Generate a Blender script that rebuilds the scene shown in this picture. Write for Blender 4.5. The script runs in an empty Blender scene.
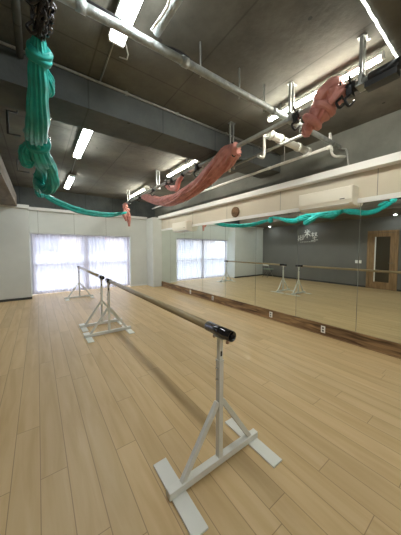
import bpy, bmesh, math, random
from mathutils import Vector, Matrix
random.seed(7)
S = bpy.context.scene
C = S.collection
PI = math.pi

# ---------------------------------------------------------------- camera
W, H = 401.0, 535.0
F, YAW, PITCH, ROLL, CX, CY = 225.1, math.radians(36.15), math.radians(3.07), math.radians(0.12), 202.4, 261.0
cd = bpy.data.cameras.new('camera'); cam = bpy.data.objects.new('camera', cd); C.objects.link(cam)
fw = Vector((math.sin(YAW)*math.cos(PITCH), math.cos(YAW)*math.cos(PITCH), -math.sin(PITCH)))
rt = Vector((math.cos(YAW), -math.sin(YAW), 0)); up = rt.cross(fw)
rt2 = rt*math.cos(ROLL)+up*math.sin(ROLL); up2 = up*math.cos(ROLL)-rt*math.sin(ROLL)
cam.matrix_world = Matrix(((rt2.x, up2.x, -fw.x, 0), (rt2.y, up2.y, -fw.y, 0), (rt2.z, up2.z, -fw.z, 1.5), (0, 0, 0, 1)))
cd.sensor_fit = 'VERTICAL'; cd.sensor_height = 24; cd.lens = 24*F/H
cd.shift_x = -(CX-W/2)/H; cd.shift_y = (CY-H/2)/H
cd.clip_start = 0.05; cd.clip_end = 200
S.camera = cam
# ---------------------------------------------------------------- world, daylight, exposure
wd = bpy.data.worlds.new('world'); S.world = wd; wd.use_nodes = True
bg = wd.node_tree.nodes['Background']
bg.inputs[0].default_value = (0.88, 0.91, 1.0, 1); bg.inputs[1].default_value = 1.75
S.view_settings.view_transform = 'Standard'; S.view_settings.look = 'None'
S.view_settings.gamma = 1; S.view_settings.use_curve_mapping = False
S.view_settings.exposure = 1.72
TUBE_LEFT, TUBE_RIGHT = 15.5, 34.0

# ---------------------------------------------------------------- materials
def mat(name, col, rough=0.6, metal=0.0, spec=0.5, noise=0.0, nscale=20, bump=0.0, bscale=60, sheen=0.0):
    m = bpy.data.materials.new(name); m.use_nodes = True
    nt = m.node_tree; b = nt.nodes['Principled BSDF']
    b.inputs['Base Color'].default_value = (*col, 1); b.inputs['Roughness'].default_value = rough
    b.inputs['Metallic'].default_value = metal; b.inputs['Specular IOR Level'].default_value = spec
    tc = nt.nodes.new('ShaderNodeTexCoord')
    if noise:
        n = nt.nodes.new('ShaderNodeTexNoise'); n.inputs['Scale'].default_value = nscale; n.inputs['Detail'].default_value = 5
        nt.links.new(tc.outputs['Object'], n.inputs['Vector'])
        r = nt.nodes.new('ShaderNodeValToRGB')
        r.color_ramp.elements[0].position = 0.3; r.color_ramp.elements[1].position = 0.7
        r.color_ramp.elements[0].color = (*[c*(1-noise) for c in col], 1)
        r.color_ramp.elements[1].color = (*[min(1, c*(1+noise)) for c in col], 1)
        nt.links.new(n.outputs[0], r.inputs[0]); nt.links.new(r.outputs[0], b.inputs['Base Color'])
    if bump:
        n2 = nt.nodes.new('ShaderNodeTexNoise'); n2.inputs['Scale'].default_value = bscale; n2.inputs['Detail'].default_value = 4
        nt.links.new(tc.outputs['Object'], n2.inputs['Vector'])
        bp = nt.nodes.new('ShaderNodeBump'); bp.inputs['Strength'].default_value = bump; bp.inputs['Distance'].default_value = 0.02
        nt.links.new(n2.outputs[0], bp.inputs['Height']); nt.links.new(bp.outputs[0], b.inputs['Normal'])
    return m

def N(nt, t, **kw):
    n = nt.nodes.new(t)
    for k, v in kw.items():
        setattr(n, k, v)
    return n
def math_(nt, op, a, b=None, clamp=False):
    n = nt.nodes.new('ShaderNodeMath'); n.operation = op; n.use_clamp = clamp
    for i, v in enumerate((a, b)):
        if v is None: continue
        if isinstance(v, (int, float)): n.inputs[i].default_value = v
        else: nt.links.new(v, n.inputs[i])
    return n.outputs[0]

def floor_mat():
    m = bpy.data.materials.new('oak_floor'); m.use_nodes = True; nt = m.node_tree; b = nt.nodes['Principled BSDF']
    L = nt.links.new
    g = N(nt, 'ShaderNodeNewGeometry'); s = N(nt, 'ShaderNodeSeparateXYZ'); L(g.outputs['Position'], s.inputs[0])
    PW, PL = 0.152, 1.82
    v = math_(nt, 'DIVIDE', math_(nt, 'ADD', s.outputs[0], 10.096-0.034), PW)
    row = math_(nt, 'FLOOR', v); fv = math_(nt, 'FRACT', v)
    wn = N(nt, 'ShaderNodeTexWhiteNoise', noise_dimensions='1D'); L(row, wn.inputs['W'])
    u = math_(nt, 'ADD', math_(nt, 'DIVIDE', math_(nt, 'ADD', s.outputs[1], 20), PL), wn.outputs['Value'])
    cu = math_(nt, 'FLOOR', u); fu = math_(nt, 'FRACT', u)
    cmb = N(nt, 'ShaderNodeCombineXYZ'); L(row, cmb.inputs[0]); L(cu, cmb.inputs[1])
    wn2 = N(nt, 'ShaderNodeTexWhiteNoise', noise_dimensions='3D'); L(cmb.outputs[0], wn2.inputs['Vector'])
    # seam masks
    dv = math_(nt, 'MULTIPLY', math_(nt, 'MINIMUM', fv, math_(nt, 'SUBTRACT', 1, fv)), PW)
    du = math_(nt, 'MULTIPLY', math_(nt, 'MINIMUM', fu, math_(nt, 'SUBTRACT', 1, fu)), PL)
    d = math_(nt, 'MINIMUM', dv, du)
    seam = math_(nt, 'SUBTRACT', 1, math_(nt, 'DIVIDE', math_(nt, 'SUBTRACT', d, 0.0008), 0.0022, True), True)
    # grain
    c2 = N(nt, 'ShaderNodeCombineXYZ')
    L(math_(nt, 'MULTIPLY', s.outputs[0], 14), c2.inputs[0])
    L(math_(nt, 'ADD', math_(nt, 'MULTIPLY', s.outputs[1], 1.3), math_(nt, 'MULTIPLY', wn2.outputs['Value'], 37)), c2.inputs[1])
    L(math_(nt, 'MULTIPLY', wn2.outputs['Value'], 11), c2.inputs[2])
    n1 = N(nt, 'ShaderNodeTexNoise'); n1.inputs['Scale'].default_value = 1.0; n1.inputs['Detail'].default_value = 5; n1.inputs['Distortion'].default_value = 0.6
    L(c2.outputs[0], n1.inputs['Vector'])
    r = N(nt, 'ShaderNodeValToRGB'); L(n1.outputs[0], r.inputs[0])
    e = r.color_ramp.elements
    e[0].position = 0.30; e[0].color = (0.520, 0.362, 0.180, 1)
    e[1].position = 0.72; e[1].color = (0.630, 0.470, 0.262, 1)
    x = e.new(0.5); x.color = (0.580, 0.418, 0.220, 1)
    hs = N(nt, 'ShaderNodeHueSaturation'); L(r.outputs[0], hs.inputs['Color'])
    L(math_(nt, 'ADD', 0.94, math_(nt, 'MULTIPLY', wn2.outputs['Value'], 0.12)), hs.inputs['Value'])
    mx = N(nt, 'ShaderNodeMixRGB'); L(seam, mx.inputs[0]); L(hs.outputs[0], mx.inputs[1]); mx.inputs[2].default_value = (0.29, 0.195, 0.10, 1)
    L(mx.outputs[0], b.inputs['Base Color'])
    b.inputs['Roughness'].default_value = 0.42; b.inputs['Specular IOR Level'].default_value = 0.4
    return m

def concrete_mat(name, c0, c1, seams=True):
    m = bpy.data.materials.new(name); m.use_nodes = True; nt = m.node_tree; b = nt.nodes['Principled BSDF']
    L = nt.links.new
    g = N(nt, 'ShaderNodeNewGeometry')
    n1 = N(nt, 'ShaderNodeTexNoise'); n1.inputs['Scale'].default_value = 0.9; n1.inputs['Detail'].default_value = 7; n1.inputs['Roughness'].default_value = 0.65
    L(g.outputs['Position'], n1.inputs['Vector'])
    r = N(nt, 'ShaderNodeValToRGB'); L(n1.outputs[0], r.inputs[0])
    r.color_ramp.elements[0].position = 0.32; r.color_ramp.elements[0].color = (*c0, 1)
    r.color_ramp.elements[1].position = 0.68; r.color_ramp.elements[1].color = (*c1, 1)
    out = r.outputs[0]
    if seams:   # marks left by the plywood formwork, with tie holes
        s = N(nt, 'ShaderNodeSeparateXYZ'); L(g.outputs['Position'], s.inputs[0])
        fx = math_(nt, 'FRACT', math_(nt, 'DIVIDE', math_(nt, 'ADD', s.outputs[0], 10.3), 0.9))
        fy = math_(nt, 'FRACT', math_(nt, 'DIVIDE', math_(nt, 'ADD', s.outputs[1], 10.2), 1.8))
        dx = math_(nt, 'MULTIPLY', math_(nt, 'MINIMUM', fx, math_(nt, 'SUBTRACT', 1, fx)), 0.9)
        dy = math_(nt, 'MULTIPLY', math_(nt, 'MINIMUM', fy, math_(nt, 'SUBTRACT', 1, fy)), 1.8)
        line = math_(nt, 'SUBTRACT', 1, math_(nt, 'DIVIDE', math_(nt, 'MINIMUM', dx, dy), 0.012, True), True)
        mx = N(nt, 'ShaderNodeMixRGB'); L(math_(nt, 'MULTIPLY', line, 0.6), mx.inputs[0]); L(out, mx.inputs[1]); mx.inputs[2].default_value = (c0[0]*.4, c0[1]*.4, c0[2]*.4, 1)
        out = mx.outputs[0]
        hx = math_(nt, 'SUBTRACT', math_(nt, 'MULTIPLY', fx, 0.9), 0.45)
        hy = math_(nt, 'SUBTRACT', math_(nt, 'MULTIPLY', math_(nt, 'FRACT', math_(nt, 'MULTIPLY', fy, 2)), 0.9), 0.45)
        rr = math_(nt, 'SQRT', math_(nt, 'ADD', math_(nt, 'MULTIPLY', hx, hx), math_(nt, 'MULTIPLY', hy, hy)))
        hole = math_(nt, 'LESS_THAN', rr, 0.018)
        mx2 = N(nt, 'ShaderNodeMixRGB'); L(math_(nt, 'MULTIPLY', hole, 0.7), mx2.inputs[0]); L(out, mx2.inputs[1]); mx2.inputs[2].default_value = (0.02, 0.02, 0.02, 1)
        out = mx2.outputs[0]
    L(out, b.inputs['Base Color'])
    b.inputs['Roughness'].default_value = 0.85
    bp = N(nt, 'ShaderNodeBump'); bp.inputs['Strength'].default_value = 0.25; bp.inputs['Distance'].default_value = 0.02
    n2 = N(nt, 'ShaderNodeTexNoise'); n2.inputs['Scale'].default_value = 14; n2.inputs['Detail'].default_value = 5; L(g.outputs['Position'], n2.inputs['Vector'])
    L(n2.outputs[0], bp.inputs['Height']); L(bp.outputs[0], b.inputs['Normal'])
    return m

def wood_mat(name, c0, c1, scale=(1, 1, 1), rough=0.5, contrast=(0.35, 0.65)):
    m = bpy.data.materials.new(name); m.use_nodes = True; nt = m.node_tree; b = nt.nodes['Principled BSDF']; L = nt.links.new
    tc = N(nt, 'ShaderNodeTexCoord'); mp = N(nt, 'ShaderNodeMapping'); mp.inputs['Scale'].default_value = scale
    L(tc.outputs['Object'], mp.inputs[0])
    n = N(nt, 'ShaderNodeTexNoise'); n.inputs['Scale'].default_value = 1; n.inputs['Detail'].default_value = 6; n.inputs['Distortion'].default_value = 1.0
    L(mp.outputs[0], n.inputs['Vector'])
    r = N(nt, 'ShaderNodeValToRGB'); L(n.outputs[0], r.inputs[0])
    r.color_ramp.elements[0].position = contrast[0]; r.color_ramp.elements[0].color = (*c0, 1)
    r.color_ramp.elements[1].position = contrast[1]; r.color_ramp.elements[1].color = (*c1, 1)
    L(r.outputs[0], b.inputs['Base Color']); b.inputs['Roughness'].default_value = rough
    return m

def emit(name, col, st):
    m = bpy.data.materials.new(name); m.use_nodes = True; nt = m.node_tree
    nt.nodes.remove(nt.nodes['Principled BSDF']); e = nt.nodes.new('ShaderNodeEmission')
    e.inputs[0].default_value = (*col, 1); e.inputs[1].default_value = st
    nt.links.new(e.outputs[0], nt.nodes['Material Output'].inputs[0]); return m

def curtain_mat():
    m = bpy.data.materials.new('sheer_voile'); m.use_nodes = True; nt = m.node_tree; L = nt.links.new
    nt.nodes.remove(nt.nodes['Principled BSDF'])
    tr = N(nt, 'ShaderNodeBsdfTransparent'); tr.inputs[0].default_value = (0.97, 0.96, 1.0, 1)
    tl = N(nt, 'ShaderNodeBsdfTranslucent'); tl.inputs[0].default_value = (0.90, 0.84, 0.92, 1)
    df = N(nt, 'ShaderNodeBsdfDiffuse'); df.inputs[0].default_value = (0.80, 0.78, 0.84, 1)
    m1 = N(nt, 'ShaderNodeMixShader'); m1.inputs[0].default_value = 0.35; L(tl.outputs[0], m1.inputs[1]); L(df.outputs[0], m1.inputs[2])
    m2 = N(nt, 'ShaderNodeMixShader'); m2.inputs[0].default_value = 0.66; L(tr.outputs[0], m2.inputs[1]); L(m1.outputs[0], m2.inputs[2])
    L(m2.outputs[0], nt.nodes['Material Output'].inputs[0]); return m

def silk_mat(name, c0, c1):
    m = bpy.data.materials.new(name); m.use_nodes = True; nt = m.node_tree; b = nt.nodes['Principled BSDF']; L = nt.links.new
    tc = N(nt, 'ShaderNodeTexCoord'); n = N(nt, 'ShaderNodeTexNoise'); n.inputs['Scale'].default_value = 9; n.inputs['Detail'].default_value = 3
    L(tc.outputs['Object'], n.inputs['Vector'])
    r = N(nt, 'ShaderNodeValToRGB'); L(n.outputs[0], r.inputs[0])
    r.color_ramp.elements[0].position = .35; r.color_ramp.elements[0].color = (*c0, 1)
    r.color_ramp.elements[1].position = .65; r.color_ramp.elements[1].color = (*c1, 1)
    L(r.outputs[0], b.inputs['Base Color']); b.inputs['Roughness'].default_value = 0.5
    b.inputs['Sheen Weight'].default_value = 0.08
    return m

def glass_mat(name, col=(0.9, 0.95, 0.95), a=0.12):
    m = bpy.data.materials.new(name); m.use_nodes = True; nt = m.node_tree; L = nt.links.new
    nt.nodes.remove(nt.nodes['Principled BSDF'])
    tr = N(nt, 'ShaderNodeBsdfTransparent'); tr.inputs[0].default_value = (*col, 1)
    gl = N(nt, 'ShaderNodeBsdfGlossy'); gl.inputs['Roughness'].default_value = 0.03
    mx = N(nt, 'ShaderNodeMixShader'); mx.inputs[0].default_value = a; L(tr.outputs[0], mx.inputs[1]); L(gl.outputs[0], mx.inputs[2])
    L(mx.outputs[0], nt.nodes['Material Output'].inputs[0]); return m

M = dict(
    floor=floor_mat(),
    concrete=concrete_mat('raw_concrete', (0.065, 0.062, 0.050), (0.175, 0.167, 0.138)),
    concrete_dark=concrete_mat('grey_blue_concrete', (0.055, 0.064, 0.066), (0.135, 0.15, 0.15), True),
    concrete_wall=concrete_mat('wall_concrete', (0.10, 0.105, 0.09), (0.20, 0.205, 0.18), False),
    white_wall=mat('white_wallpaper', (0.66, 0.69, 0.67), 0.75, noise=0.03, nscale=3, bump=0.05),
    cream=mat('cream_wallpaper', (0.62, 0.57, 0.47), 0.8, noise=0.03, nscale=3),
    white_trim=mat('white_trim_paint', (0.80, 0.81, 0.80), 0.5, noise=0.02, nscale=4),
    grey_wall=mat('grey_wallpaper', (0.17, 0.17, 0.162), 0.8, noise=0.05, nscale=2),
    dark_trim=mat('dark_baseboard', (0.05, 0.05, 0.05), 0.5),
    joint=mat('panel_joint', (0.25, 0.25, 0.23), 0.9),
    old_wood=wood_mat('reclaimed_wood', (0.08, 0.04, 0.018), (0.40, 0.25, 0.12), (8, 1.6, 16), 0.55, (0.36, 0.70)),
    barre_wood=wood_mat('barre_wood', (0.29, 0.22, 0.12), (0.42, 0.33, 0.19), (30, 1.5, 30), 0.35),
    door_wood=wood_mat('door_wood', (0.22, 0.13, 0.06), (0.34, 0.215, 0.11), (12, 12, 1.5), 0.5),
    soffit_wood=wood_mat('soffit_board', (0.13, 0.11, 0.085), (0.20, 0.175, 0.14), (6, 1.2, 6), 0.7),
    white_metal=mat('white_powder_coat', (0.74, 0.745, 0.70), 0.4, noise=0.02, nscale=10),
    galv=mat('galvanised_steel', (0.38, 0.39, 0.37), 0.45, 0.6, noise=0.15, nscale=25),
    foil=mat('foil_wrapped_pipe', (0.36, 0.39, 0.39), 0.5, 0.4, noise=0.25, nscale=14, bump=1.0, bscale=16),
    white_pipe=mat('white_pipe', (0.72, 0.72, 0.68), 0.45, noise=0.08, nscale=12),
    sleeve=mat('black_chrome', (0.11, 0.11, 0.12), 0.14, 0.95),
    black=mat('black_plastic', (0.015, 0.015, 0.017), 0.4),
    chrome=mat('bright_chrome', (0.75, 0.75, 0.75), 0.2, 1.0),
    copper=mat('copper_knob', (0.50, 0.30, 0.20), 0.4, 0.4),
    teal=silk_mat('teal_silk', (0.0, 0.27, 0.25), (0.005, 0.40, 0.37)),
    pink=silk_mat('pink_silk', (0.54, 0.215, 0.185), (0.72, 0.33, 0.285)),
    ac_body=mat('ac_plastic', (0.78, 0.75, 0.66), 0.4),
    dark=mat('dark_slot', (0.02, 0.02, 0.02), 0.6),
    brown_disc=wood_mat('brown_grille', (0.10, 0.055, 0.03), (0.22, 0.13, 0.08), (40, 40, 40), 0.8),
    chair_white=mat('white_plastic', (0.8, 0.82, 0.76), 0.5),
    chair_green=mat('grey_green_seat', (0.30, 0.38, 0.30), 0.6),
    sign=mat('white_lettering', (0.88, 0.88, 0.86), 0.5),
    alu=mat('window_aluminium', (0.42, 0.42, 0.46), 0.4, 0.3),
    curtain=curtain_mat(), glass=glass_mat('window_glass'),
    frosted=mat('door_glass', (0.06, 0.05, 0.035), 0.15, 0.0, 0.6),
    tubeL=emit('tube_light', (0.95, 0.98, 0.96), TUBE_LEFT), tubeR=emit('batten_light', (1.0, 0.97, 0.84), TUBE_RIGHT),
    strip=emit('lit_edge_glow', (0.95, 1.0, 0.92), 1.6), bulb=emit('downlight_bulb', (0.92, 0.97, 1.0), 60.0),
    street=mat('street_asphalt', (0.42, 0.42, 0.43), 0.9), facade=mat('house_wall', (0.52, 0.42, 0.38), 0.9, noise=.05),
    facade2=mat('white_balcony', (0.62, 0.60, 0.66), 0.9), pane=mat('house_window', (0.12, 0.14, 0.2), 0.2),
)
mm = bpy.data.materials.new('mirror_glass'); mm.use_nodes = True
_b = mm.node_tree.nodes['Principled BSDF']; _b.inputs['Base Color'].default_value = (0.86, 0.91, 0.86, 1); _b.inputs['Metallic'].default_value = 1; _b.inputs['Roughness'].default_value = 0.0
M['mirror'] = mm

# ---------------------------------------------------------------- helpers
def box(bm, x0, y0, z0, x1, y1, z1, mi=0, rot=None, at=None):
    vs = [Vector((x, y, z)) for x in (x0, x1) for y in (y0, y1) for z in (z0, z1)]
    if rot: vs = [rot @ v for v in vs]
    if at: vs = [v+Vector(at) for v in vs]
    v = [bm.verts.new(p) for p in vs]
    for f in ((0, 1, 3, 2), (4, 6, 7, 5), (0, 4, 5, 1), (2, 3, 7, 6), (0, 2, 6, 4), (1, 5, 7, 3)):
        bm.faces.new([v[i] for i in f]).material_index = mi
def frames(pts):
    pts = [Vector(p) for p in pts]; out = []
    t = (pts[1]-pts[0]).normalized(); a = Vector((0, 0, 1)) if abs(t.z) < .9 else Vector((1, 0, 0))
    n = (a-t*a.dot(t)).normalized()
    for i, p in enumerate(pts):
        t = (pts[min(i+1, len(pts)-1)]-pts[max(i-1, 0)]).normalized()
        n = (n-t*n.dot(t)).normalized(); out.append((p, n, t.cross(n)))
    return out
def tube(bm, pts, r, seg=14, mi=0, cap=True, rfun=None, closed=False):
    fr = frames(pts); rings = []
    for i, (p, n, b) in enumerate(fr):
        rr = r[i] if isinstance(r, (list, tuple)) else r
        ring = []
        for k in range(seg):
            a = 2*PI*k/seg; q = rr*(rfun(a, i/(len(fr)-1)) if rfun else 1)
            ring.append(bm.verts.new(p+n*math.cos(a)*q+b*math.sin(a)*q))
        rings.append(ring)
    if closed: rings.append(rings[0])
    for i in range(len(rings)-1):
        for k in range(seg):
            f = bm.faces.new((rings[i][k], rings[i][(k+1) % seg], rings[i+1][(k+1) % seg], rings[i+1][k])); f.smooth = True; f.material_index = mi
    if cap and not closed:
        bm.faces.new(rings[0][::-1]).material_index = mi; bm.faces.new(rings[-1]).material_index = mi
def catmull(P, n=10):
    P = [Vector(p) for p in P]; Q = [P[0]*2-P[1]]+P+[P[-1]*2-P[-2]]; out = []
    for i in range(1, len(Q)-2):
        for j in range(n):
            t = j/n; a, b, c, d = Q[i-1], Q[i], Q[i+1], Q[i+2]
            out.append(.5*((2*b)+(c-a)*t+(2*a-5*b+4*c-d)*t*t+(3*b-a-3*c+d)*t**3))
    out.append(P[-1].copy()); return out
def bar(bm, a, b, w, h, up=(0, 0, 1), mi=0):
    a, b = Vector(a), Vector(b); t = (b-a).normalized(); u = Vector(up); u = (u-t*u.dot(t)).normalized(); s = t.cross(u)
    v = []
    for p in (a, b):
        for i, j in ((-1, -1), (1, -1), (1, 1), (-1, 1)): v.append(bm.verts.new(p+s*i*w/2+u*j*h/2))
    for f in ((3, 2, 1, 0), (4, 5, 6, 7), (0, 1, 5, 4), (1, 2, 6, 5), (2, 3, 7, 6), (3, 0, 4, 7)): bm.faces.new([v[i] for i in f]).material_index = mi
def obj(name, bm, mats, parent=None, bevel=0.0, label=None):
    bmesh.ops.recalc_face_normals(bm, faces=bm.faces[:])
    me = bpy.data.meshes.new(name); bm.to_mesh(me); bm.free()
    for m_ in (mats if isinstance(mats, (list, tuple)) else [mats]): me.materials.append(m_)
    o = bpy.data.objects.new(name, me); C.objects.link(o)
    if parent: o.parent = parent
    if bevel:
        md = o.modifiers.new('bevel', 'BEVEL'); md.width = bevel; md.segments = 2; md.limit_method = 'ANGLE'
    if label: o['label'] = label
    return o
def new(): return bmesh.new()
def boxobj(name, b, m_, parent=None, bevel=0.0, label=None):
    bm = new(); box(bm, *b); return obj(name, bm, m_, parent, bevel, label)
def tag(o, label, cat, group=None):
    o['label'] = label; o['category'] = cat
    if group: o['group'] = group
    return o
def thing(name, label, cat, loc=(0, 0, 0), group=None, rotz=0):
    o = bpy.data.objects.new(name, None); C.objects.link(o); o.location = loc; o.rotation_euler = (0, 0, rotz)
    o.empty_display_size = .1
    return tag(o, label, cat, group)
def structure(o, label=None):
    o['kind'] = 'structure'
    if label: o['label'] = label
    return o
def dup(root, loc, label, group=None, rotz=None):
    r = root.copy(); C.objects.link(r); r.location = loc; r['label'] = label
    if rotz is not None: r.rotation_euler = (0, 0, rotz)
    if group: r['group'] = group
    for ch in list(root.children):
        c = ch.copy(); C.objects.link(c); c.parent = r
        for g in list(ch.children):
            d = g.copy(); C.objects.link(d); d.parent = c
    return r

# ---------------------------------------------------------------- the room
XR, XL, YB, YF, ZC = 4.0, -2.4, 8.86, -3.2, 3.38
structure(boxobj('floor', (XL-.15, YF-.15, -.1, XR+.15, YB+.3, 0), M['floor']))
structure(boxobj('ceiling', (XL-.15, YF-.15, ZC, XR+.15, YB+.3, ZC+.15), M['concrete']))
# right wall: papered up to the ledge, bare concrete above it
bm = new(); box(bm, XR, YF, 0, XR+.12, YB, 2.72, 0); box(bm, XR, YF, 2.72, XR+.12, YB, ZC, 1)
structure(obj('wall_right', bm, [M['cream'], M['concrete_wall']]))
bm = new(); box(bm, XL-.12, YF, 0, XL, YB, 2.72, 0); box(bm, XL-.12, YF, 2.72, XL, YB, ZC, 1)
structure(obj('wall_left', bm, [M['grey_wall'], M['concrete_dark']]))
structure(boxobj('wall_front', (XL, YF-.12, 0, XR, YF, ZC), M['white_wall']))
WX0, WX1, WZ = -0.17, 2.95, 1.985
bm = new()
box(bm, XL, YB, 0, WX0, YB+.12, 2.7); box(bm, WX1, YB, 0, XR, YB+.12, 2.7); box(bm, WX0, YB, WZ, WX1, YB+.12, 2.7)
box(bm, XL, YB, 2.7, XR, YB+.12, ZC, 1)
structure(obj('wall_back', bm, [M['white_wall'], M['concrete_dark']]))
# papered block in the far left corner, pillar in the far right corner
structure(boxobj('wall_block', (XL, 8.36, 0, -.19, YB, 2.72), M['white_wall']))
structure(boxobj('wall_pillar', (3.62, 8.22, 0, XR, YB, 2.72), M['white_wall']))
structure(boxobj('baseboard_block', (XL, 8.345, 0, -.175, 8.36, .065), M['dark_trim']))
structure(boxobj('baseboard_left', (XL, YF, 0, XL+.012, 8.36, .065), M['dark_trim']))
structure(boxobj('baseboard_back', (WX1+.02, 8.848, 0, 3.62, YB, .06), M['white_trim']))
structure(boxobj('baseboard_right', (XR-.022, YF, 0, XR, 8.22, .2), M['old_wood']))
bm = new(); box(bm, XR-.04, YF, 0, XR-.022, 8.22, .012)
structure(obj('trim_1', bm, M['door_wood']))
# ledges that run round under the bare concrete
structure(boxobj('trim_2', (XR-.15, YF, 2.665, XR, 8.22, 2.775), [M['white_trim']]))
structure(boxobj('trim_3', (-.19, YB-.10, 2.69, 3.62, YB, 2.78), M['white_trim']))
structure(boxobj('trim_4', (XR-.025, YF, 2.205, XR, 8.22, 2.275), M['white_trim']))
structure(boxobj('trim_5', (XL, 8.30, 2.66, -.17, 8.36, 2.76), M['white_trim']))
bm = new()
for y in (-.42, 1.18, 2.8, 4.4, 6.0, 7.6): box(bm, XR-.003, y-.004, 2.275, XR, y+.004, 2.665)
structure(obj('trim_6', bm, M['joint']))
bm = new()
for x in (0.03, 1.03, 2.06): box(bm, x-.004, YB-.003, WZ, x+.004, YB, 2.69)
structure(obj('trim_7', bm, M['joint']))
# beams
structure(boxobj('trim_8', (XL, 2.815, 3.045, XR, 3.32, ZC), M['concrete_dark']), 'deep bare concrete beam across the ceiling')
structure(boxobj('trim_9', (XL, .05, 3.05, XR, .60, ZC), M['concrete']), 'bare concrete beam nearest the camera')
# boxed soffit along the left wall
bm = new(); box(bm, XL, YF, 2.70, -.44, 8.30, 3.0)
structure(obj('trim_10', bm, M['soffit_wood']), 'boxed soffit along the left wall')

# wall mirrors
seams = [-0.66, 0.36, 1.38, 2.40, 3.41, 4.43, 5.45, 6.47, 7.49, 8.20]
names = ['', 'mirror panel with the wooden door and light switches reflected in it',
 'mirror panel with the white wall lettering reflected in it', 'mirror panel with two neighbouring white barre stands reflected in it',
 'mirror panel directly below the brown disc on the wall above', 'mirror panel left of the brown disc, right half of the window reflected',
 'mirror panel reflecting the left half of the curtained window, above the farthest outlet', 'mirror panel below the farther air conditioner, next but one to the white pillar', 'narrow mirror panel beside the far white pillar']
for i in range(1, len(seams)-1):
    y0, y1 = seams[i], seams[i+1]
    o = boxobj('wall_mirror', (XR-.008, y0+.0035, .203, XR-.001, y1-.0035, 2.203), M['mirror'])
    tag(o, names[i], 'mirror', 'mirror panels along the right wall')
structure(boxobj('trim_11', (XR-.0009, -.66, .203, XR+.0, 8.2, 2.203), M['joint']))
# ---------------------------------------------------------------- window
def rect_frame(bm, x0, x1, z0, z1, w, y0, y1):
    box(bm, x0, y0, z0, x0+w, y1, z1); box(bm, x1-w, y0, z0, x1, y1, z1)
    box(bm, x0+w, y0, z0, x1-w, y1, z0+w); box(bm, x0+w, y0, z1-w, x1-w, y1, z1)
bm = new(); rect_frame(bm, WX0, WX1, .02, WZ, .05, YB+.13, YB+.19)
box(bm, 1.37, YB+.13, .07, 1.43, YB+.19, WZ-.05)
win = structure(obj('window_1', bm, M['alu']))
for x0, x1 in ((WX0+.05, 1.37), (1.43, WX1-.05)):
    bm = new(); rect_frame(bm, x0, x1, .07, WZ-.05, .04, YB+.14, YB+.18); box(bm, x0+.04, YB+.14, .93, x1-.04, YB+.18, 1.0)
    s_ = obj('sash', bm, M['alu'], win)
    boxobj('pane', (x0+.04, YB+.155, .11, x1-.04, YB+.16, WZ-.09), M['glass'], s_)
def curtain(x0, x1, label, ph):
    bm = new(); n = 170; Z = [0.035, .3, .8, 1.3, 1.8, 1.96]
    th = []
    for i in range(n+1):
        u = i/n; x = x0+(x1-x0)*u
        col = []
        for z in Z:
            a = .022*(1-.25*z/2)
            y = YB+.045+a*math.sin(u*(x1-x0)*52+ph+.8*math.sin(u*9+ph)+.25*z)+.010*math.sin(u*(x1-x0)*17+ph*2)
            col.append(bm.verts.new((x+.010*math.sin(u*60+z), y, z)))
        th.append(col)
    for i in range(n):
        for j in range(len(Z)-1):
            f = bm.faces.new((th[i][j], th[i+1][j], th[i+1][j+1], th[i][j+1])); f.smooth = True
    o = obj('sheer_curtain', bm, M['curtain'])
    tag(o, label, 'curtain', 'sheer curtains over the window')
    return o
curtain(WX0+.02, 1.28, 'left white sheer floor-length curtain over the window, by the white corner block', 0.3)
curtain(1.26, WX1-.02, 'right white sheer floor-length curtain over the window, nearer the pillar', 1.7)
o = new(); tube(o, [(WX0+.01, YB+.045, 1.972), (WX1-.01, YB+.045, 1.972)], .009)
tag(obj('curtain_rail', o, M['white_trim']), 'thin white rail along the top of the sheer curtains', 'curtain rail')

# street seen through the curtains
tag(boxobj('street', (-25, YB+.6, -3.2, 30, 40, -3.0), M['street']), 'pale street ground outside behind the curtained window', 'street')
t = thing('house', 'pale pink-beige house across the street seen dimly through the sheer curtains', 'building', (3, 17, -3.0))
boxobj('wall', (-9, 0, 0, 9, 5, 6.1), M['facade'], t)
bm = new(); box(bm, -9, -1.1, 3.1, 9, -.95, 4.15); box(bm, -9, -1.1, 3.0, 9, 0, 3.1); obj('balcony', bm, M['facade2'], t)
for x in (-6.4, -3.4, -.6, 2.2, 5.0):
    w = boxobj('window', (x, -.03, 4.3, x+1.5, 0.02, 5.3), M['pane'], t)
    bm = new(); box(bm, x-.08, -.05, 4.22, x+1.58, -.031, 4.3); obj('window_sill', bm, M['facade2'], w)
for x in (-5.2, -1.8, 3.0):
    boxobj('door', (x, -.03, .1, x+1.2, .02, 2.2), M['pane'], t)
boxobj('roof', (-9.3, -.7, 6.1, 9.3, 5.3, 6.35), M['alu'], t)
t = thing('balcony_parapet', 'pale balcony parapet with a metal rail just outside the window', 'parapet', (1.4, 10.4, -.3))
boxobj('wall', (-4.5, 0, -2.7, 4.5, .12, 1.1), M['facade2'], t)
bm = new(); tube(bm, [(-4.5, .06, 1.27), (4.5, .06, 1.27)], .025)
for i in range(10): tube(bm, [(-4.4+i*.97, .06, 1.1), (-4.4+i*.97, .06, 1.27)], .015)
obj('handrail', bm, M['alu'], t)

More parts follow.
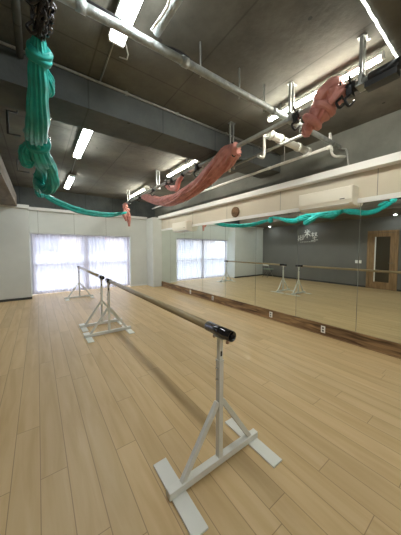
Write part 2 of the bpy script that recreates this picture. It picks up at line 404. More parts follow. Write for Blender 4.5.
# ---------------------------------------------------------------- door, switches, lettering on the grey wall (seen in the mirrors)
DY0, DY1 = 2.36, 3.30
bm = new()
box(bm, XL, DY0, 0, XL+.05, DY0+.08, 2.2); box(bm, XL, DY1-.08, 0, XL+.05, DY1, 2.2); box(bm, XL, DY0+.08, 2.12, XL+.05, DY1-.08, 2.2)
dr = structure(obj('door_1', bm, M['door_wood']))
bm = new(); y0, y1 = DY0+.085, DY1-.085
box(bm, XL, y0, .01, XL+.035, y0+.15, 2.11); box(bm, XL, y1-.15, .01, XL+.035, y1, 2.11)
box(bm, XL, y0+.15, .01, XL+.035, y1-.15, .27); box(bm, XL, y0+.15, 1.97, XL+.035, y1-.15, 2.11)
dl = obj('door_leaf', bm, M['door_wood'], dr)
boxobj('glass_panel', (XL, y0+.15, .27, XL+.018, y1-.15, 1.97), M['frosted'], dr)
boxobj('glass_reflection', (XL+.018, y1-.19, .27, XL+.024, y1-.15, 1.97), M['white_trim'], dr)  # white bar stands in for a bright reflection on the door glass
bm = new(); tube(bm, [(XL+.035, y0+.06, 1.0), (XL+.08, y0+.06, 1.0)], .012); tube(bm, [(XL+.08, y0+.05, 1.0), (XL+.08, y0+.17, 1.0)], .011)
obj('door_handle', bm, M['chrome'], dr)
for k, (y, lb) in enumerate(((3.53, 'white light switch plate on the grey wall, the one nearer the wooden door'), (3.66, 'white light switch plate on the grey wall, the one farther from the wooden door'))):
    t = thing('light_switch', lb, 'switch', (XL, y, 1.0), 'switch plates on the grey wall')
    boxobj('faceplate', (0, -.045, -.06, .008, .045, .06), M['sign'], t, .003)
    boxobj('rocker', (.008, -.02, -.03, .013, .02, .03), M['white_trim'], t)
G = [[(6.185, 2.165, 6.177, 1.889), (6.239, 1.965, 6.116, 2.022), (6.1, 2.179, 6.094, 1.936), (6.004, 2.187, 5.998, 1.957), (6.097, 2.07, 6.001, 2.078), (5.941, 2.196, 5.935, 1.991), (6.094, 1.936, 5.935, 1.979)],
[(5.76, 2.441, 5.749, 2.026), (5.893, 2.289, 5.605, 2.313), (5.768, 2.264, 5.906, 2.062), (5.743, 2.263, 5.587, 2.108), (5.852, 2.406, 5.819, 2.32), (5.668, 2.405, 5.696, 2.325), (5.877, 2.181, 5.632, 2.204)],
[(5.554, 2.211, 5.425, 2.234), (5.485, 2.277, 5.479, 2.074), (5.54, 2.129, 5.422, 2.147), (5.396, 2.238, 5.292, 2.255), (5.292, 2.255, 5.38, 2.087), (5.383, 2.214, 5.265, 2.094), (5.495, 2.017, 5.303, 2.038), (5.403, 2.088, 5.398, 1.915), (5.551, 1.902, 5.237, 1.933)],
[(6.091, 1.845, 6.04, 1.845), (6.001, 1.846, 5.95, 1.846), (5.912, 1.846, 5.862, 1.847), (5.824, 1.847, 5.775, 1.848), (5.738, 1.848, 5.689, 1.849), (5.652, 1.849, 5.604, 1.85), (5.568, 1.85, 5.52, 1.851), (5.484, 1.851, 5.437, 1.851), (5.402, 1.852, 5.355, 1.852)]]
t = thing('wall_sign', 'white three-character lettering with a small line of text below, on the grey wall', 'sign', (XL, 0, 0))
for k, g in enumerate(G):
    bm = new()
    for i, (a, b_, c_, d_) in enumerate(g):
        w = .027 if k < 3 else .024
        bar(bm, (.008+i*.0006, a, b_), (.008+i*.0006, c_, d_), w, .012, (1, 0, 0))
        if k == 3: obj('small_letter', bm, M['sign'], t); bm = new()
    if k < 3: obj('character', bm, M['sign'], t)

# recessed lamps in the soffit that wash the grey wall
for y, lb in ((2.4, 'round recessed lamp in the soffit in front of the wooden door'), (5.6, 'round recessed lamp in the soffit above the white lettering'), (7.6, 'round recessed lamp in the soffit by the white corner block')):
    t = thing('downlight', lb, 'ceiling lamp', (XL+.42, y, 2.70), 'recessed lamps over the grey wall')
    bm = new(); tube(bm, [(0, 0, -.012), (0, 0, 0)], .055, 24); obj('rim', bm, M['white_trim'], t)
    bm = new(); tube(bm, [(0, 0, -.016), (0, 0, -.0125)], .04, 24); obj('bulb', bm, M['bulb'], t)

# ---------------------------------------------------------------- electric outlets on the wood base
for y, lb in ((1.87, 'white outlet on the wooden mirror base, nearest the camera'), (2.96, 'white outlet on the wooden mirror base, second from the camera'),
              (4.94, 'white outlet on the wooden mirror base, third from the camera'), (6.10, 'white outlet on the wooden mirror base, farthest from the camera')):
    t = thing('wall_outlet', lb, 'outlet', (XR-.022, y, .105), 'outlets along the mirror base')
    boxobj('faceplate', (-.010, -.036, -.06, 0, .036, .06), M['sign'], t, .003)
    for z in (-.024, .024): boxobj('socket', (-.0115, -.014, z-.014, -.0095, .014, z+.014), M['dark'], t)

# ---------------------------------------------------------------- air conditioners, disc
def aircon(y0, y1, z0, z1, dep, label):
    t = thing('air_conditioner', label, 'air conditioner', (XR, (y0+y1)/2, z0), 'wall air conditioners')
    L_, h = (y1-y0)/2, z1-z0
    prof = [(0, 0), (-dep*.62, 0), (-dep*.93, h*.13), (-dep, h*.3), (-dep, h*.93), (-dep*.96, h), (0, h)]
    bm = new(); A = [bm.verts.new((x, -L_, z)) for x, z in prof]; B = [bm.verts.new((x, L_, z)) for x, z in prof]
    bm.faces.new(A); bm.faces.new(B[::-1])
    for i in range(len(prof)):
        j = (i+1) % len(prof); bm.faces.new((A[i], A[j], B[j], B[i]))
    obj('body', bm, M['ac_body'], t, .006)
    boxobj('front_panel', (-dep-.008, -L_+.012, h*.30, -dep, L_-.012, h*.94), M['ac_body'], t, .003)
    bm = new(); bar(bm, (-dep*.66, 0, -.001+h*.02), (-dep*.93, 0, h*.12), 2*L_-.1, .008, (0, 0, 1)); obj('air_flap', bm, M['white_trim'], t)
    bm = new()
    for k in range(12): box(bm, -dep*.9, -L_+.05+k*(2*L_-.1)/12, h, -dep*.2, -L_+.05+(k+.6)*(2*L_-.1)/12, h+.002)
    obj('top_grille', bm, M['dark'], t)
    boxobj('indicator', (-dep-.010, -L_+.10, h*.34, -dep-.008, -L_+.17, h*.38), M['dark'], t)
aircon(1.42, 2.27, 2.165, 2.455, .22, 'white air conditioner on the right wall above the mirrors, nearer the camera')
aircon(6.02, 6.95, 2.07, 2.38, .22, 'small-looking white air conditioner on the right wall above the far mirrors')
t = thing('wall_speaker', 'round brown disc with a ringed face on the cream wall above the mirrors', 'speaker', (XR, 4.07, 2.415))
bm = new(); tube(bm, [(0, 0, 0), (-.035, 0, 0), (-.045, 0, 0)], [.128, .128, .118], 32); obj('housing', bm, M['brown_disc'], t)
for r in (.10, .065, .03):
    bm = new(); tube(bm, [(-.047, r*math.cos(a*PI/16), r*math.sin(a*PI/16)) for a in range(32)], .007, 8, closed=True); obj('ring', bm, M['door_wood'], t)

# ---------------------------------------------------------------- ballet barres
ZB = 0.943
def barre():
    t = thing('ballet_barre', 'wooden ballet barre on white floor stands, nearer the camera', 'ballet barre', (.982, 1.02, 0), 'free-standing ballet barres')
    bm = new(); tube(bm, [(0, .09, ZB), (0, 3.13, ZB)], .030, 24); pole = obj('pole', bm, M['barre_wood'], t)
    for y0, y1 in ((0, .25), (2.97, 3.22)):
        bm = new()
        out = .035; inn = .031
        ys = [y0, y1]
        rings = []
        for r, y in ((inn, y0), (out, y0), (out, y1), (inn, y1)):
            rings.append([bm.verts.new((r*math.cos(2*PI*k/28), y, ZB+r*math.sin(2*PI*k/28))) for k in range(28)])
        for i in range(4):
            A, B = rings[i], rings[(i+1) % 4]
            for k in range(28):
                f = bm.faces.new((A[k], A[(k+1) % 28], B[(k+1) % 28], B[k])); f.smooth = i in (1, 3)
        sl = obj('end_sleeve', bm, M['sleeve'], t, label='black metal sleeve')
        for yy in (y0+.045, y1-.07):
            bm = new(); tube(bm, [(0, yy, ZB-.034), (0, yy, ZB-.048), (0, yy, ZB-.060)], [.008, .012, .011], 12); obj('screw', bm, M['copper'], sl)
    for yc in (.12, 3.12):
        # base and feet
        boxobj('base_bar', (-.40, yc-.024, .012, .38, yc+.024, .058), M['white_metal'], t, .003)
        for x in (-.335, .325):
            boxobj('foot_plate', (x-.048, yc-.25, 0, x+.048, yc+.25, .012), M['white_metal'], t, .002)
        bm = new(); bar(bm, (0, yc, .052), (0, yc, .60), .036, .036, (0, 1, 0))
        post = obj('post', bm, M['white_metal'], t, .002)
        bm = new(); bar(bm, (0, yc, .60), (0, yc, .745), .036, .036, (0, 1, 0)); bar(bm, (0, yc, .735), (0, yc, .748), .041, .041, (0, 1, 0)); obj('collar', bm, M['white_metal'], post)
        for sx in (-1, 1):
            bm = new(); bar(bm, (sx*.30, yc, .052), (sx*.020, yc, .455), .034, .030, (0, 1, 0)); obj('brace', bm, M['white_metal'], t, .002)
        bm = new(); bar(bm, (0, yc, .745), (0, yc, ZB-.034), .030, .030, (0, 1, 0))
        ip = obj('inner_post', bm, M['white_metal'], t, .002)
        boxobj('slot', (-.0075, yc-.0155, .775, .0075, yc-.0142, .81), M['black'], ip)
        boxobj('saddle', (-.022, yc-.05, ZB-.044, .022, yc+.05, ZB-.034), M['white_metal'], t, .002)
        for z in (.69, .615):
            bm = new(); tube(bm, [(-.018, yc, z), (-.030, yc, z), (-.036, yc, z)], [.007, .009, .006], 10); obj('bolt', bm, M['chrome'], t)
    return t
b1 = barre()
b2 = dup(b1, (.99, 4.60, 0), 'wooden ballet barre on white floor stands, farther one by the curtains')

# ---------------------------------------------------------------- folding chair (seen in the mirror)
t = thing('folding_chair', 'small chair with a white backrest and thin dark legs against the grey wall', 'chair', (-1.95, 7.62, 0), None, math.radians(10))
bm = new(); box(bm, -.2, -.2, .42, .2, .2, .45); obj('seat', bm, M['chair_green'], t, .01)
bm = new(); box(bm, .17, -.21, .62, .195, .21, .75); obj('backrest', bm, M['chair_white'], t, .01)
for sy in (-1, 1):
    bm = new(); tube(bm, [(-.20, sy*.19, 0), (.10, sy*.19, .42), (.19, sy*.19, .74)], .010, 10); obj('leg', bm, M['galv'], t)
    bm = new(); tube(bm, [(.24, sy*.17, 0), (-.12, sy*.17, .42)], .010, 10); obj('leg', bm, M['dark_trim'], t)
bm = new(); tube(bm, [(.19, -.17, .06), (.19, .17, .06)], .008, 8); obj('stretcher', bm, M['galv'], t)

# ---------------------------------------------------------------- ceiling lights
def light(x, y0, y1, z, emis, w, label, group, name='fluorescent_light'):
    t = thing(name, label, 'ceiling light', (x, (y0+y1)/2, ZC), group)
    L_ = (y1-y0)/2; zb = z-ZC
    bm = new(); box(bm, -w/2, -L_, zb+.030, w/2, L_, zb+.062); obj('housing', bm, M['white_trim'], t, .004)
    for s_ in (-1, 1):
        bm = new(); tube(bm, [(0, s_*L_*.7, zb+.06), (0, s_*L_*.7, 0)], .008, 8); obj('stem', bm, M['galv'], t)
    bm = new(); box(bm, -w*.42, -L_+.02, zb, w*.42, L_-.02, zb+.030); obj('diffuser', bm, emis, t)
    for s_ in (-1, 1):
        bm = new(); box(bm, -w*.46, s_*(L_-.01)-.01, zb-.003, w*.46, s_*(L_-.01)+.01, zb+.030); obj('end_cap', bm, M['white_trim'], t)
    return t
light(.60, .80, 2.09, 3.26, M['tubeL'], .13, 'lit ceiling strip light nearest the camera, above the foil pipe', 'strip lights in the left row')
light(.665, 3.72, 5.06, 3.26, M['tubeL'], .13, 'lit ceiling strip light just past the deep beam, middle of the left row', 'strip lights in the left row')
light(.74, 6.45, 7.79, 3.26, M['tubeL'], .13, 'lit ceiling strip light nearest the window, last of the left row', 'strip lights in the left row')
light(.60, -2.5, -1.2, 3.26, M['tubeL'], .13, 'added unseen ceiling strip light behind the camera, assumed to continue the left row', 'strip lights in the left row')  # out of view, added to light the near stand; row assumed to continue
light(2.60, -2.5, -1.2, 3.24, M['tubeR'], .04, 'added unseen batten light behind the camera, assumed to continue the right row', 'batten lights over the steel rail')  # right-row counterpart, also added unseen to light the near bay
light(2.60, .76, 2.04, 3.24, M['tubeR'], .04, 'lit narrow batten light above the steel rail, nearest the camera', 'batten lights over the steel rail')
light(2.60, 3.72, 5.0, 3.24, M['tubeR'], .04, 'lit narrow batten light above the steel rail, behind the swagged pink silk', 'batten lights over the steel rail')
light(2.60, 6.45, 7.75, 3.24, M['tubeR'], .04, 'lit narrow batten light above the far end of the steel rail', 'batten lights over the steel rail')
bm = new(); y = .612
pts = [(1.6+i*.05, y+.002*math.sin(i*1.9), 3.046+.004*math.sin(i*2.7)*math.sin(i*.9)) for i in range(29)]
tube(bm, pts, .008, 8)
tag(obj('lit_edge_cord', bm, M['strip']), 'thin glowing cord standing in for light on the edge of the nearest concrete beam', 'lit edge')  # emissive cord stands in for lamplight caught on the beam edge
# wires between the left lights
for (x0, ya, x1, yb) in ((.61, 2.10, .62, 2.80), (.68, 5.07, .73, 6.44)):
    bm = new(); tube(bm, [(x0, ya, ZC-.012), (x1, yb, ZC-.012)], .008, 8)
    tag(obj('electric_cable', bm, M['galv']), 'thin cable on the ceiling from the nearest strip light to the beam' if ya < 3 else 'thin cable on the ceiling between the two far strip lights', 'cable')
bm = new(); tube(bm, [(.68, 2.10, ZC-.05), (.74, 2.2, ZC-.06), (.76, 2.30, ZC-.03), (.70, 2.34, ZC-.01)], .006, 8)
tag(obj('cable_loop', bm, M['white_pipe']), 'small loop of white cable at the end of the nearest strip light', 'cable')

# ---------------------------------------------------------------- pipes
def pipe(name, label, pts, r, m_, smooth=True, couplings=(), seg=16):
    t = thing(name, label, 'pipe', pts[0])
    o_ = Vector(pts[0]); P = [Vector(p)-o_ for p in pts]
    bm = new(); tube(bm, catmull(P, 6) if smooth else P, r, seg); obj('tube', bm, m_, t)
    for (a, u) in couplings:
        p, q = P[a], P[a+1]; c = p.lerp(q, u); d = (q-p).normalized()*.03
        bm = new(); tube(bm, [c-d, c+d], r*1.22, seg); obj('coupling', bm, m_, t)
    return t
YP, ZP = 1.72, 3.12
t = pipe('foil_pipe', 'long foil-wrapped pipe crossing the ceiling below the nearest strip light', [(-2.2, YP+.08, ZP), (-.5, YP+.07, ZP), (.8, YP+.03, ZP), (2.2, YP, ZP), (3.9, YP-.04, ZP)], .033, M['foil'], True, ((0, .5), (1, .6), (2, .2), (3, .05), (3, .5)))
for x in (1.25, 1.75, 2.15, 2.9):
    bm = new(); tube(bm, [(x+2.2, -.05, -.05), (x+2.2, -.055, .05), (x+2.2, -.05, ZC-ZP)], .007, 8); obj('hanger', bm, M['galv'], t)
bm = new()
for k in range(60):
    pass
pts = [(x*.1+.2, YP+.045+.012*math.sin(x*1.3), ZP+.052+.014*math.sin(x*.8+1)) for x in range(0, 24)]
tube(bm, catmull(pts, 4), .012, 8)
tag(obj('grey_cable', bm, M['black']), 'dark cable tied along the top of the long foil-wrapped pipe', 'cable')
pipe('branch_pipe', 'foil-wrapped branch pipe running towards the camera from the long foil pipe', [(.80, YP-.01, ZP+.07), (.82, 1.2, ZP+.07), (.84, .66, ZP+.07)], .034, M['foil'])
bm = new(); tube(bm, catmull([(.74, 1.66, ZP+.02), (.73, 1.55, ZP-.02), (.76, 1.46, ZP+.02), (.74, 1.35, ZP), (.78, 1.2, ZP+.04), (.76, 1.0, ZP+.06), (.8, .7, ZP+.06)], 6), .009, 8)
tag(obj('white_cable', bm, M['white_pipe']), 'thin white cable looped beside the foil-wrapped branch pipe', 'cable')
t = pipe('white_pipe', 'long thin white pipe running towards the window above the right ledge', [(3.516, 1.65, 3.0), (3.516, 4.7, 3.0), (3.516, 8.0, 3.0)], .024, M['white_pipe'], False, ((0, .0), (0, .35), (1, .2)))
for y in (2.4, 4.4, 6.0, 7.6):
    bm = new(); tube(bm, [(0, y-1.65, 0), (0, y-1.65, ZC-3.0)], .006, 8); obj('hanger', bm, M['galv'], t)
pipe('steel_pipe', 'grey steel pipe parallel to the white pipe, ending at the foil pipe', [(2.86, 1.64, 3.0), (2.88, 2.3, 3.0), (2.90, 3.0, 3.0), (2.90, 3.02, 2.94)], .022, M['galv'], False, ((0, .9),))
pipe('wrapped_duct', 'short thick white wrapped duct joining the wall side pipes', [(2.62, 2.05, 3.09), (3.05, 2.04, 3.09), (3.62, 2.03, 3.09)], .052, M['white_pipe'], False, ((0, .1), (0, .6), (1, .5), (1, .95)))
pipe('elbow_pipe', 'white pipe hooked into a J below the batten light', [(2.62, 2.115, 3.13), (2.62, 2.115, 3.0), (2.62, 2.115, 2.85), (2.60, 2.115, 2.79), (2.56, 2.115, 2.78), (2.49, 2.115, 2.78)], .020, M['white_pipe'])
pipe('vertical_pipe', 'short white vertical pipe below the ceiling beside the foil pipe at the right wall', [(3.72, 1.74, 3.30), (3.72, 1.72, 3.12), (3.72, 1.70, 2.98), (3.74, 1.66, 2.93), (3.80, 1.62, 2.93), (3.93, 1.60, 2.95)], .018, M['white_pipe'], True, ((0, .4), (1, .5)))
pipe('wall_conduit', 'thin grey conduit dropping down the right concrete wall to the ledge', [(3.88, 1.70, 3.10), (3.97, 1.64, 3.09), (3.985, 1.60, 3.05), (3.985, 1.56, 2.78)], .012, M['galv'])
pipe('drop_pipe', 'short white vertical pipe at the far end of the grey steel pipe', [(2.86, 3.08, 3.04), (2.86, 3.08, 2.9)], .020, M['white_pipe'], False)
t = pipe('beam_conduit', 'thin pale conduit along the top of the deep concrete beam', [(XL+.1, 2.795, 3.355), (3.9, 2.795, 3.355)], .014, M['galv'], False)
for x in (-1.2, -.1, .9, 1.6, 2.5, 3.3): boxobj('clip', (x+2.3, -.012, -.018, x+2.33, .018, .022), M['galv'], t)
t = pipe('dark_pipe', 'dark pipe on the ceiling above the teal silk', [(-.07, .62, 3.30), (-.08, 2.79, 3.30)], .028, M['concrete_dark'], False)
bm = new(); tube(bm, catmull([(-.10, .9, .02), (-.02, .95, -.02), (.05, .9, .03)], 5), .008, 8); obj('hanger', bm, M['galv'], t)
for y, zz, P, lb in ((3.6, 0, [(-.15, 0, .268), (-.245, 0, .268), (-.245, 0, 0), (-.125, 0, .008)], 'dark square steel hook under the soffit edge, nearer the camera'),
                 (5.3, 0, [(-.14, 0, .22), (-.25, 0, .22), (-.25, 0, .03), (-.08, 0, .03)], 'dark square steel hook under the soffit edge, farther from the camera')):
    t = thing('steel_hook', lb, 'hook', (0, y, 2.868), 'square steel hooks by the soffit')
    bm = new(); tube(bm, P, .014, 8); obj('rod', bm, M['dark_trim'], t)
    bm = new(); tube(bm, [(P[0][0], 0, P[0][2]), (P[0][0], 0, ZC-2.868)], .008, 8); obj('stem', bm, M['dark_trim'], t)

# ---------------------------------------------------------------- rails with hangers and clamps
def hanger(t, x, y, zr, wide=True):
    bm = new()
    box(bm, x-.05, y-.03, ZC-.010, x+.05, y+.03, ZC)
    for sx in (-.032, .032):
        bar(bm, (x+sx, y, zr-.04), (x+sx, y, ZC-.010), .018, .026, (0, 1, 0))
        tube(bm, [(x+sx, y-.035, ZC-.02), (x+sx, y-.035, ZC-.012)], .010, 8)
    box(bm, x-.06, y-.03, zr-.05, x+.06, y+.03, zr-.035)
    tube(bm, [(x+.0, y-.02, zr+.045), (x-.05, y-.02, zr+.045)], .010, 8)
    obj('hanger', bm, M['galv'], t)
def clamp(t, x, y, zr, s=1.0, big=False):
    bm = new()
    tube(bm, [(x, y-.035*s, zr), (x, y+.035*s, zr)], .044*s, 16)
    box(bm, x-.05*s, y-.02*s, zr-.075*s, x+.01*s, y+.02*s, zr-.02*s)
    tube(bm, catmull([(x-.03*s, y, zr-.07*s), (x-.07*s, y+.02, zr-.11*s), (x-.04*s, y, zr-.16*s), (x+.01, y-.02, zr-.11*s)], 5), .011*s, 8)
    tube(bm, [(x-.04*s, y, zr+.02), (x-.11*s, y-.03, zr+.03)], .010*s, 8)
    obj('clamp', bm, M['black'], t)
XRL, ZR = 2.40, 3.0
t = thing('steel_rail', 'long steel rail hung from the ceiling carrying the pink silks', 'rail', (0, 0, 0))
bm = new(); tube(bm, [(XRL, .60, ZR), (XRL, 7.9, ZR)], .030, 16); obj('tube', bm, M['galv'], t)
for y in (.86, 1.56, 2.55, 3.76, 5.12, 7.3): hanger(t, XRL, y, ZR)
bm = new(); tube(bm, [(XRL, .585, ZR), (XRL, .80, ZR)], .046, 16); box(bm, XRL-.05, .60, ZR-.09, XRL+.05, .82, ZR-.04)
obj('end_housing', bm, M['black'], t)
for y, s_ in ((.94, 1.15), (1.02, 1.0), (1.48, 1.1), (2.46, .9), (3.42, 1.2), (3.95, .9), (4.4, 1.1), (4.62, .9), (5.35, 1.1), (6.3, 1.0), (7.1, .9)): clamp(t, XRL, y, ZR, s_)
XT = .05
t = thing('steel_rail', 'long steel rail hung from the ceiling carrying the teal silk', 'rail', (0, 0, 0))
bm = new(); tube(bm, [(XT, .70, ZR), (XT, 6.3, ZR)], .022, 16); obj('tube', bm, M['galv'], t)
for y in (1.5, 3.6, 6.1): hanger(t, XT, y, ZR)
for y, s_ in ((1.62, .9), (1.84, .9), (3.3, .8), (4.1, .8), (5.9, .8)): clamp(t, XT, y, ZR, s_)
# chain and shackles by the teal knot
t = thing('shackle_chain', 'shiny dark chain and shackles bunched on the rail above the teal silk knot', 'chain', (0, 0, 0))
for q, (dx, dz) in enumerate(((.055, 0), (.02, -.03), (-.01, .01))):
    bm = new()
    cp = catmull([(XT+dx, 1.42, ZR-.05+dz), (XT+dx, 1.54, ZR-.07+dz), (XT+dx, 1.66, ZR-.11+dz), (XT+dx*.8, 1.78, ZR-.12+dz), (XT+dx*.4, 1.87, ZR-.09+dz)], 4)
    for i, p in enumerate(cp):
        a = i*1.3+q; u = Vector((math.cos(a), 0, math.sin(a))); v = Vector((0, 1, 0))
        tube(bm, [p+u*.020*math.cos(k*PI/6)+v*.030*math.sin(k*PI/6) for k in range(12)], .007, 6, closed=True)
    obj('links', bm, M['sleeve'] if q != 1 else M['black'], t)
bm = new(); tube(bm, catmull([(XT, 1.40, ZR-.02), (XT+.01, 1.6, ZR-.08), (XT, 1.88, ZR-.11)], 8), .030, 12, rfun=lambda a, u_: 1+.2*math.sin(3*a+20*u_)); obj('webbing', bm, M['black'], t)
for k, (y, dz, dx, lb) in enumerate(((2.95, -.10, .085, 'steel carabiner beside the upper teal silk'), (3.5, -.11, .09, 'steel carabiner beside the middle teal silk knot'))):
    bm = new(); c_ = Vector((XT+dx, y, ZR+dz))
    tube(bm, [c_+Vector((.022*math.cos(j*PI/8), .0, .045*math.sin(j*PI/8))) for j in range(16)], .006, 8, closed=True)
    tag(obj('carabiner', bm, M['chrome']), lb, 'carabiner')

# ---------------------------------------------------------------- aerial silks
def silk(bm, P, R, folds=9, twist=2.0, flat=1.0, seed=0, amp=.16, seg=72, n=12):
    rnd = random.Random(seed); ph = [rnd.random()*6.28 for _ in range(5)]
    pts = catmull(P, n); N_ = len(pts)
    rr = []
    K = len(R)-1
    for i in range(N_):
        u = i/(N_-1)*K; j = min(int(u), K-1); f = u-j; f = f*f*(3-2*f); rr.append(R[j]*(1-f)+R[j+1]*f)
    def rf(a, u):
        q = a+twist*u
        return 1+amp*(abs(math.sin(folds*.5*q+ph[0]+.6*math.sin(5*u+ph[1])))-.5)*1.6+amp*.5*math.sin((folds+4)*q+ph[2]+3*u)+.10*math.sin(2*a+ph[3]+4*u)+.05*math.sin(u*40+ph[4]+a)
    tube(bm, pts, rr, seg, rfun=rf)
def knot(bm, c, ax, R, r, seed=0, turns=1, tilt=.3):
    rnd = random.Random(seed); c = Vector(c); ax = Vector(ax).normalized()
    a = Vector((0, 0, 1)) if abs(ax.z) < .8 else Vector((1, 0, 0)); u = (a-ax*a.dot(ax)).normalized(); v = ax.cross(u)
    for k in range(turns):
        t1, t2 = rnd.uniform(-tilt, tilt), rnd.uniform(-tilt, tilt); off = ax*(k-(turns-1)/2)*r*1.3
        pts = [c+off+u*R*math.cos(q*PI/14)+v*R*math.sin(q*PI/14)+ax*R*(t1*math.cos(q*PI/14)+t2*math.sin(q*PI/14)) for q in range(28)]
        ph = rnd.random()*6
        tube(bm, pts, r, 28, closed=True, rfun=lambda a_, s_: 1+.16*abs(math.sin(3.5*a_+ph))+.12*math.sin(2*PI*s_*3+ph))
# teal silk along the rail
t = thing('aerial_silk', 'long teal aerial silk bundled and knotted along the left rail', 'aerial silk', (0, 0, 0))
bm = new()
silk(bm, [(XT, 1.88, 2.92), (XT-.005, 1.96, 2.84), (XT-.01, 2.15, 2.72), (XT-.02, 2.5, 2.58), (XT-.03, 2.95, 2.66), (XT-.02, 3.3, 2.76)], [.03, .045, .055, .072, .082, .055], 11, 1.2, seed=1)
obj('cloth_bundle', bm, M['teal'], t)
bm = new()
silk(bm, [(XT-.01, 3.25, 2.76), (XT+.02, 3.6, 2.66), (XT+.05, 4.2, 2.71), (XT+.03, 4.6, 2.64), (XT+.02, 5.0, 2.57), (XT+.02, 5.55, 2.73), (XT, 6.0, 2.84)], [.08, .10, .075, .09, .08, .05, .04], 9, 3, seed=2, amp=.22)
obj('cloth_bundle', bm, M['teal'], t)
bm = new(); knot(bm, (XT, 1.98, 2.84), (0, .8, -.5), .044, .030, 3, 2); silk(bm, [(XT+.03, 2.08, 2.82), (XT+.06, 2.16, 2.80), (XT+.065, 2.24, 2.77), (XT+.04, 2.30, 2.74)], [.02, .032, .034, .015], 5, 1, seed=5)
obj('knot', bm, M['teal'], t)
bm = new(); knot(bm, (XT-.01, 3.34, 2.74), (0, 1, .1), .075, .045, 4, 2, .4); silk(bm, [(XT-.10, 3.4, 2.72), (XT-.13, 3.5, 2.66), (XT-.12, 3.6, 2.58), (XT-.06, 3.6, 2.55)], [.04, .065, .065, .03], 7, 1, seed=6)
obj('knot', bm, M['teal'], t)
bm = new(); silk(bm, [(XT+.06, 3.5, 2.72), (XT+.14, 3.9, 2.66), (XT+.17, 4.2, 2.52), (XT+.10, 4.4, 2.44), (XT, 4.5, 2.55), (XT-.04, 4.6, 2.7)], [.03, .06, .08, .07, .05, .03], 6, 2, seed=7)
obj('loop', bm, M['teal'], t)
bm = new(); silk(bm, [(XT+.02, 5.9, 2.9), (XT+.02, 5.98, 2.8), (XT+.03, 6.0, 2.68), (XT+.03, 6.02, 2.60)], [.03, .07, .09, .05], 7, 1, seed=8)
obj('tail', bm, M['teal'], t, label='teal gathered cloth end')
# teal swag across to the other rail
t = thing('aerial_silk', 'teal aerial silk swagged across the room in front of the window', 'aerial silk', (0, 0, 0))
Y1_ = 6.3
for k, (dz, r, sd) in enumerate(((0, .045, 11), (-.05, .035, 12))):
    bm = new()
    silk(bm, [(XT+.05, 6.1, 2.74+dz), (.40, 6.35, 2.62+dz), (.85, 6.65, 2.52+dz), (1.35, 6.95, 2.50+dz), (1.85, 7.2, 2.55+dz), (2.36, 7.45, 2.68+dz*.3)], [r*.7, r*1.1, r*1.2, r*1.2, r, r*.7], 6, 6, seed=sd)
    obj('strand', bm, M['teal'], t)
# pink silks
t = thing('aerial_silk', 'pink aerial silk balled up around the near end of the steel rail', 'aerial silk', (0, 0, 0))
bm = new(); silk(bm, [(XRL-.02, 1.16, 3.12), (XRL-.02, 1.15, 3.05), (XRL, 1.16, 2.97), (XRL, 1.22, 2.91), (XRL, 1.30, 2.86), (XRL+.0, 1.37, 2.81)], [.05, .11, .085, .09, .07, .045], 9, 2, seed=21, amp=.14)
obj('cloth_bundle', bm, M['pink'], t)
bm = new(); silk(bm, [(XRL+.01, .96, 3.01), (XRL, 1.02, 3.0), (XRL, 1.10, 2.98), (XRL, 1.18, 2.97)], [.04, .075, .085, .07], 7, 1, seed=26, amp=.14)
obj('cloth_bundle', bm, M['pink'], t)
for c_, ax_, R_, r_, sd in (((XRL-.02, 1.15, 3.05), (0, .5, 1), .085, .050, 22), ((XRL, 1.20, 2.93), (0, .6, -.7), .092, .032, 23), ((XRL, 1.31, 2.855), (0, .7, -.6), .085, .030, 24)):
    bm = new(); knot(bm, c_, ax_, R_, r_, sd, 1, .25); obj('knot', bm, M['pink'], t)
bm = new(); silk(bm, [(XRL, 1.35, 2.85), (XRL+.01, 1.37, 2.79), (XRL+.02, 1.38, 2.73)], [.05, .055, .025], 7, 1, seed=25); obj('tail', bm, M['pink'], t)
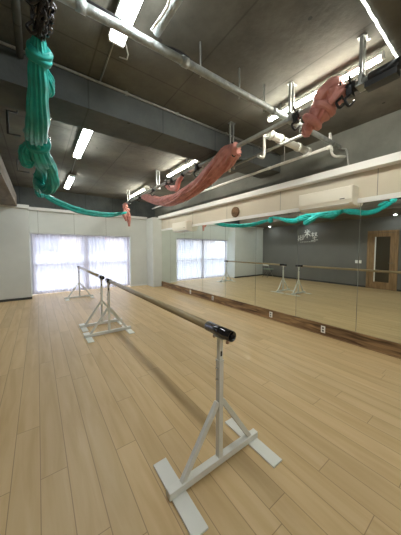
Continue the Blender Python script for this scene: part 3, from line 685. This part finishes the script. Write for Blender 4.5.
t = thing('aerial_silk', 'pink aerial silk hanging in a long swag from the middle of the steel rail', 'aerial silk', (0, 0, 0))
for k, (dx, dz, r, sd) in enumerate(((0, 0, .075, 31), (-.06, -.02, .055, 32), (.05, -.05, .05, 33))):
    bm = new()
    silk(bm, [(XRL, 2.42, 2.94), (XRL+dx*.5, 2.62, 2.93+dz), (XRL+dx, 2.95, 2.82+dz), (XRL+dx, 3.35, 2.70+dz), (XRL+dx, 3.9, 2.60+dz), (XRL+dx, 4.5, 2.58+dz), (XRL+dx, 5.1, 2.66+dz), (XRL, 5.7, 2.84+dz), (XRL, 6.1, 2.93)],
         [r*.9, r*1.55, r*1.35, r*1.1, r*1.1, r*1.1, r, r*.9, r*.6], 9, 5, seed=sd, amp=.34)
    obj('strand', bm, M['pink'], t)
bm = new(); silk(bm, [(XRL-.05, 3.9, 2.93), (XRL-.08, 4.0, 2.84), (XRL-.04, 4.15, 2.76), (XRL, 4.5, 2.84), (XRL, 4.7, 2.93)], [.03, .05, .05, .05, .03], 5, 2, seed=35); obj('loop', bm, M['pink'], t)
bm = new(); knot(bm, (XRL, 2.50, 2.96), (0, 1, 0), .06, .045, 36, 2); obj('knot', bm, M['pink'], t)
t = thing('aerial_silk', 'short pink aerial silk tied at the far end of the steel rail before the window', 'aerial silk', (XRL, 7.5, 2.96))
bm = new(); silk(bm, [(-.04, 0, .03), (-.05, 0, -.10), (.0, 0, -.25)], [.04, .07, .045], 5, 1, seed=41); obj('cloth_bundle', bm, M['pink'], t)
bm = new(); silk(bm, [(-.02, 0, -.18), (-.06, 0, -.35), (-.02, 0, -.55)], [.05, .08, .03], 5, 1, seed=42); obj('tail', bm, M['pink'], t)
bm = new(); silk(bm, [(.02, -.01, -.18), (.05, -.01, -.40), (.07, -.01, -.72)], [.05, .07, .03], 5, 1, seed=43); obj('tail', bm, M['pink'], t)
bm = new(); knot(bm, (.03, 0, -.17), (0, 0, 1), .045, .035, 44, 1); obj('knot', bm, M['pink'], t)
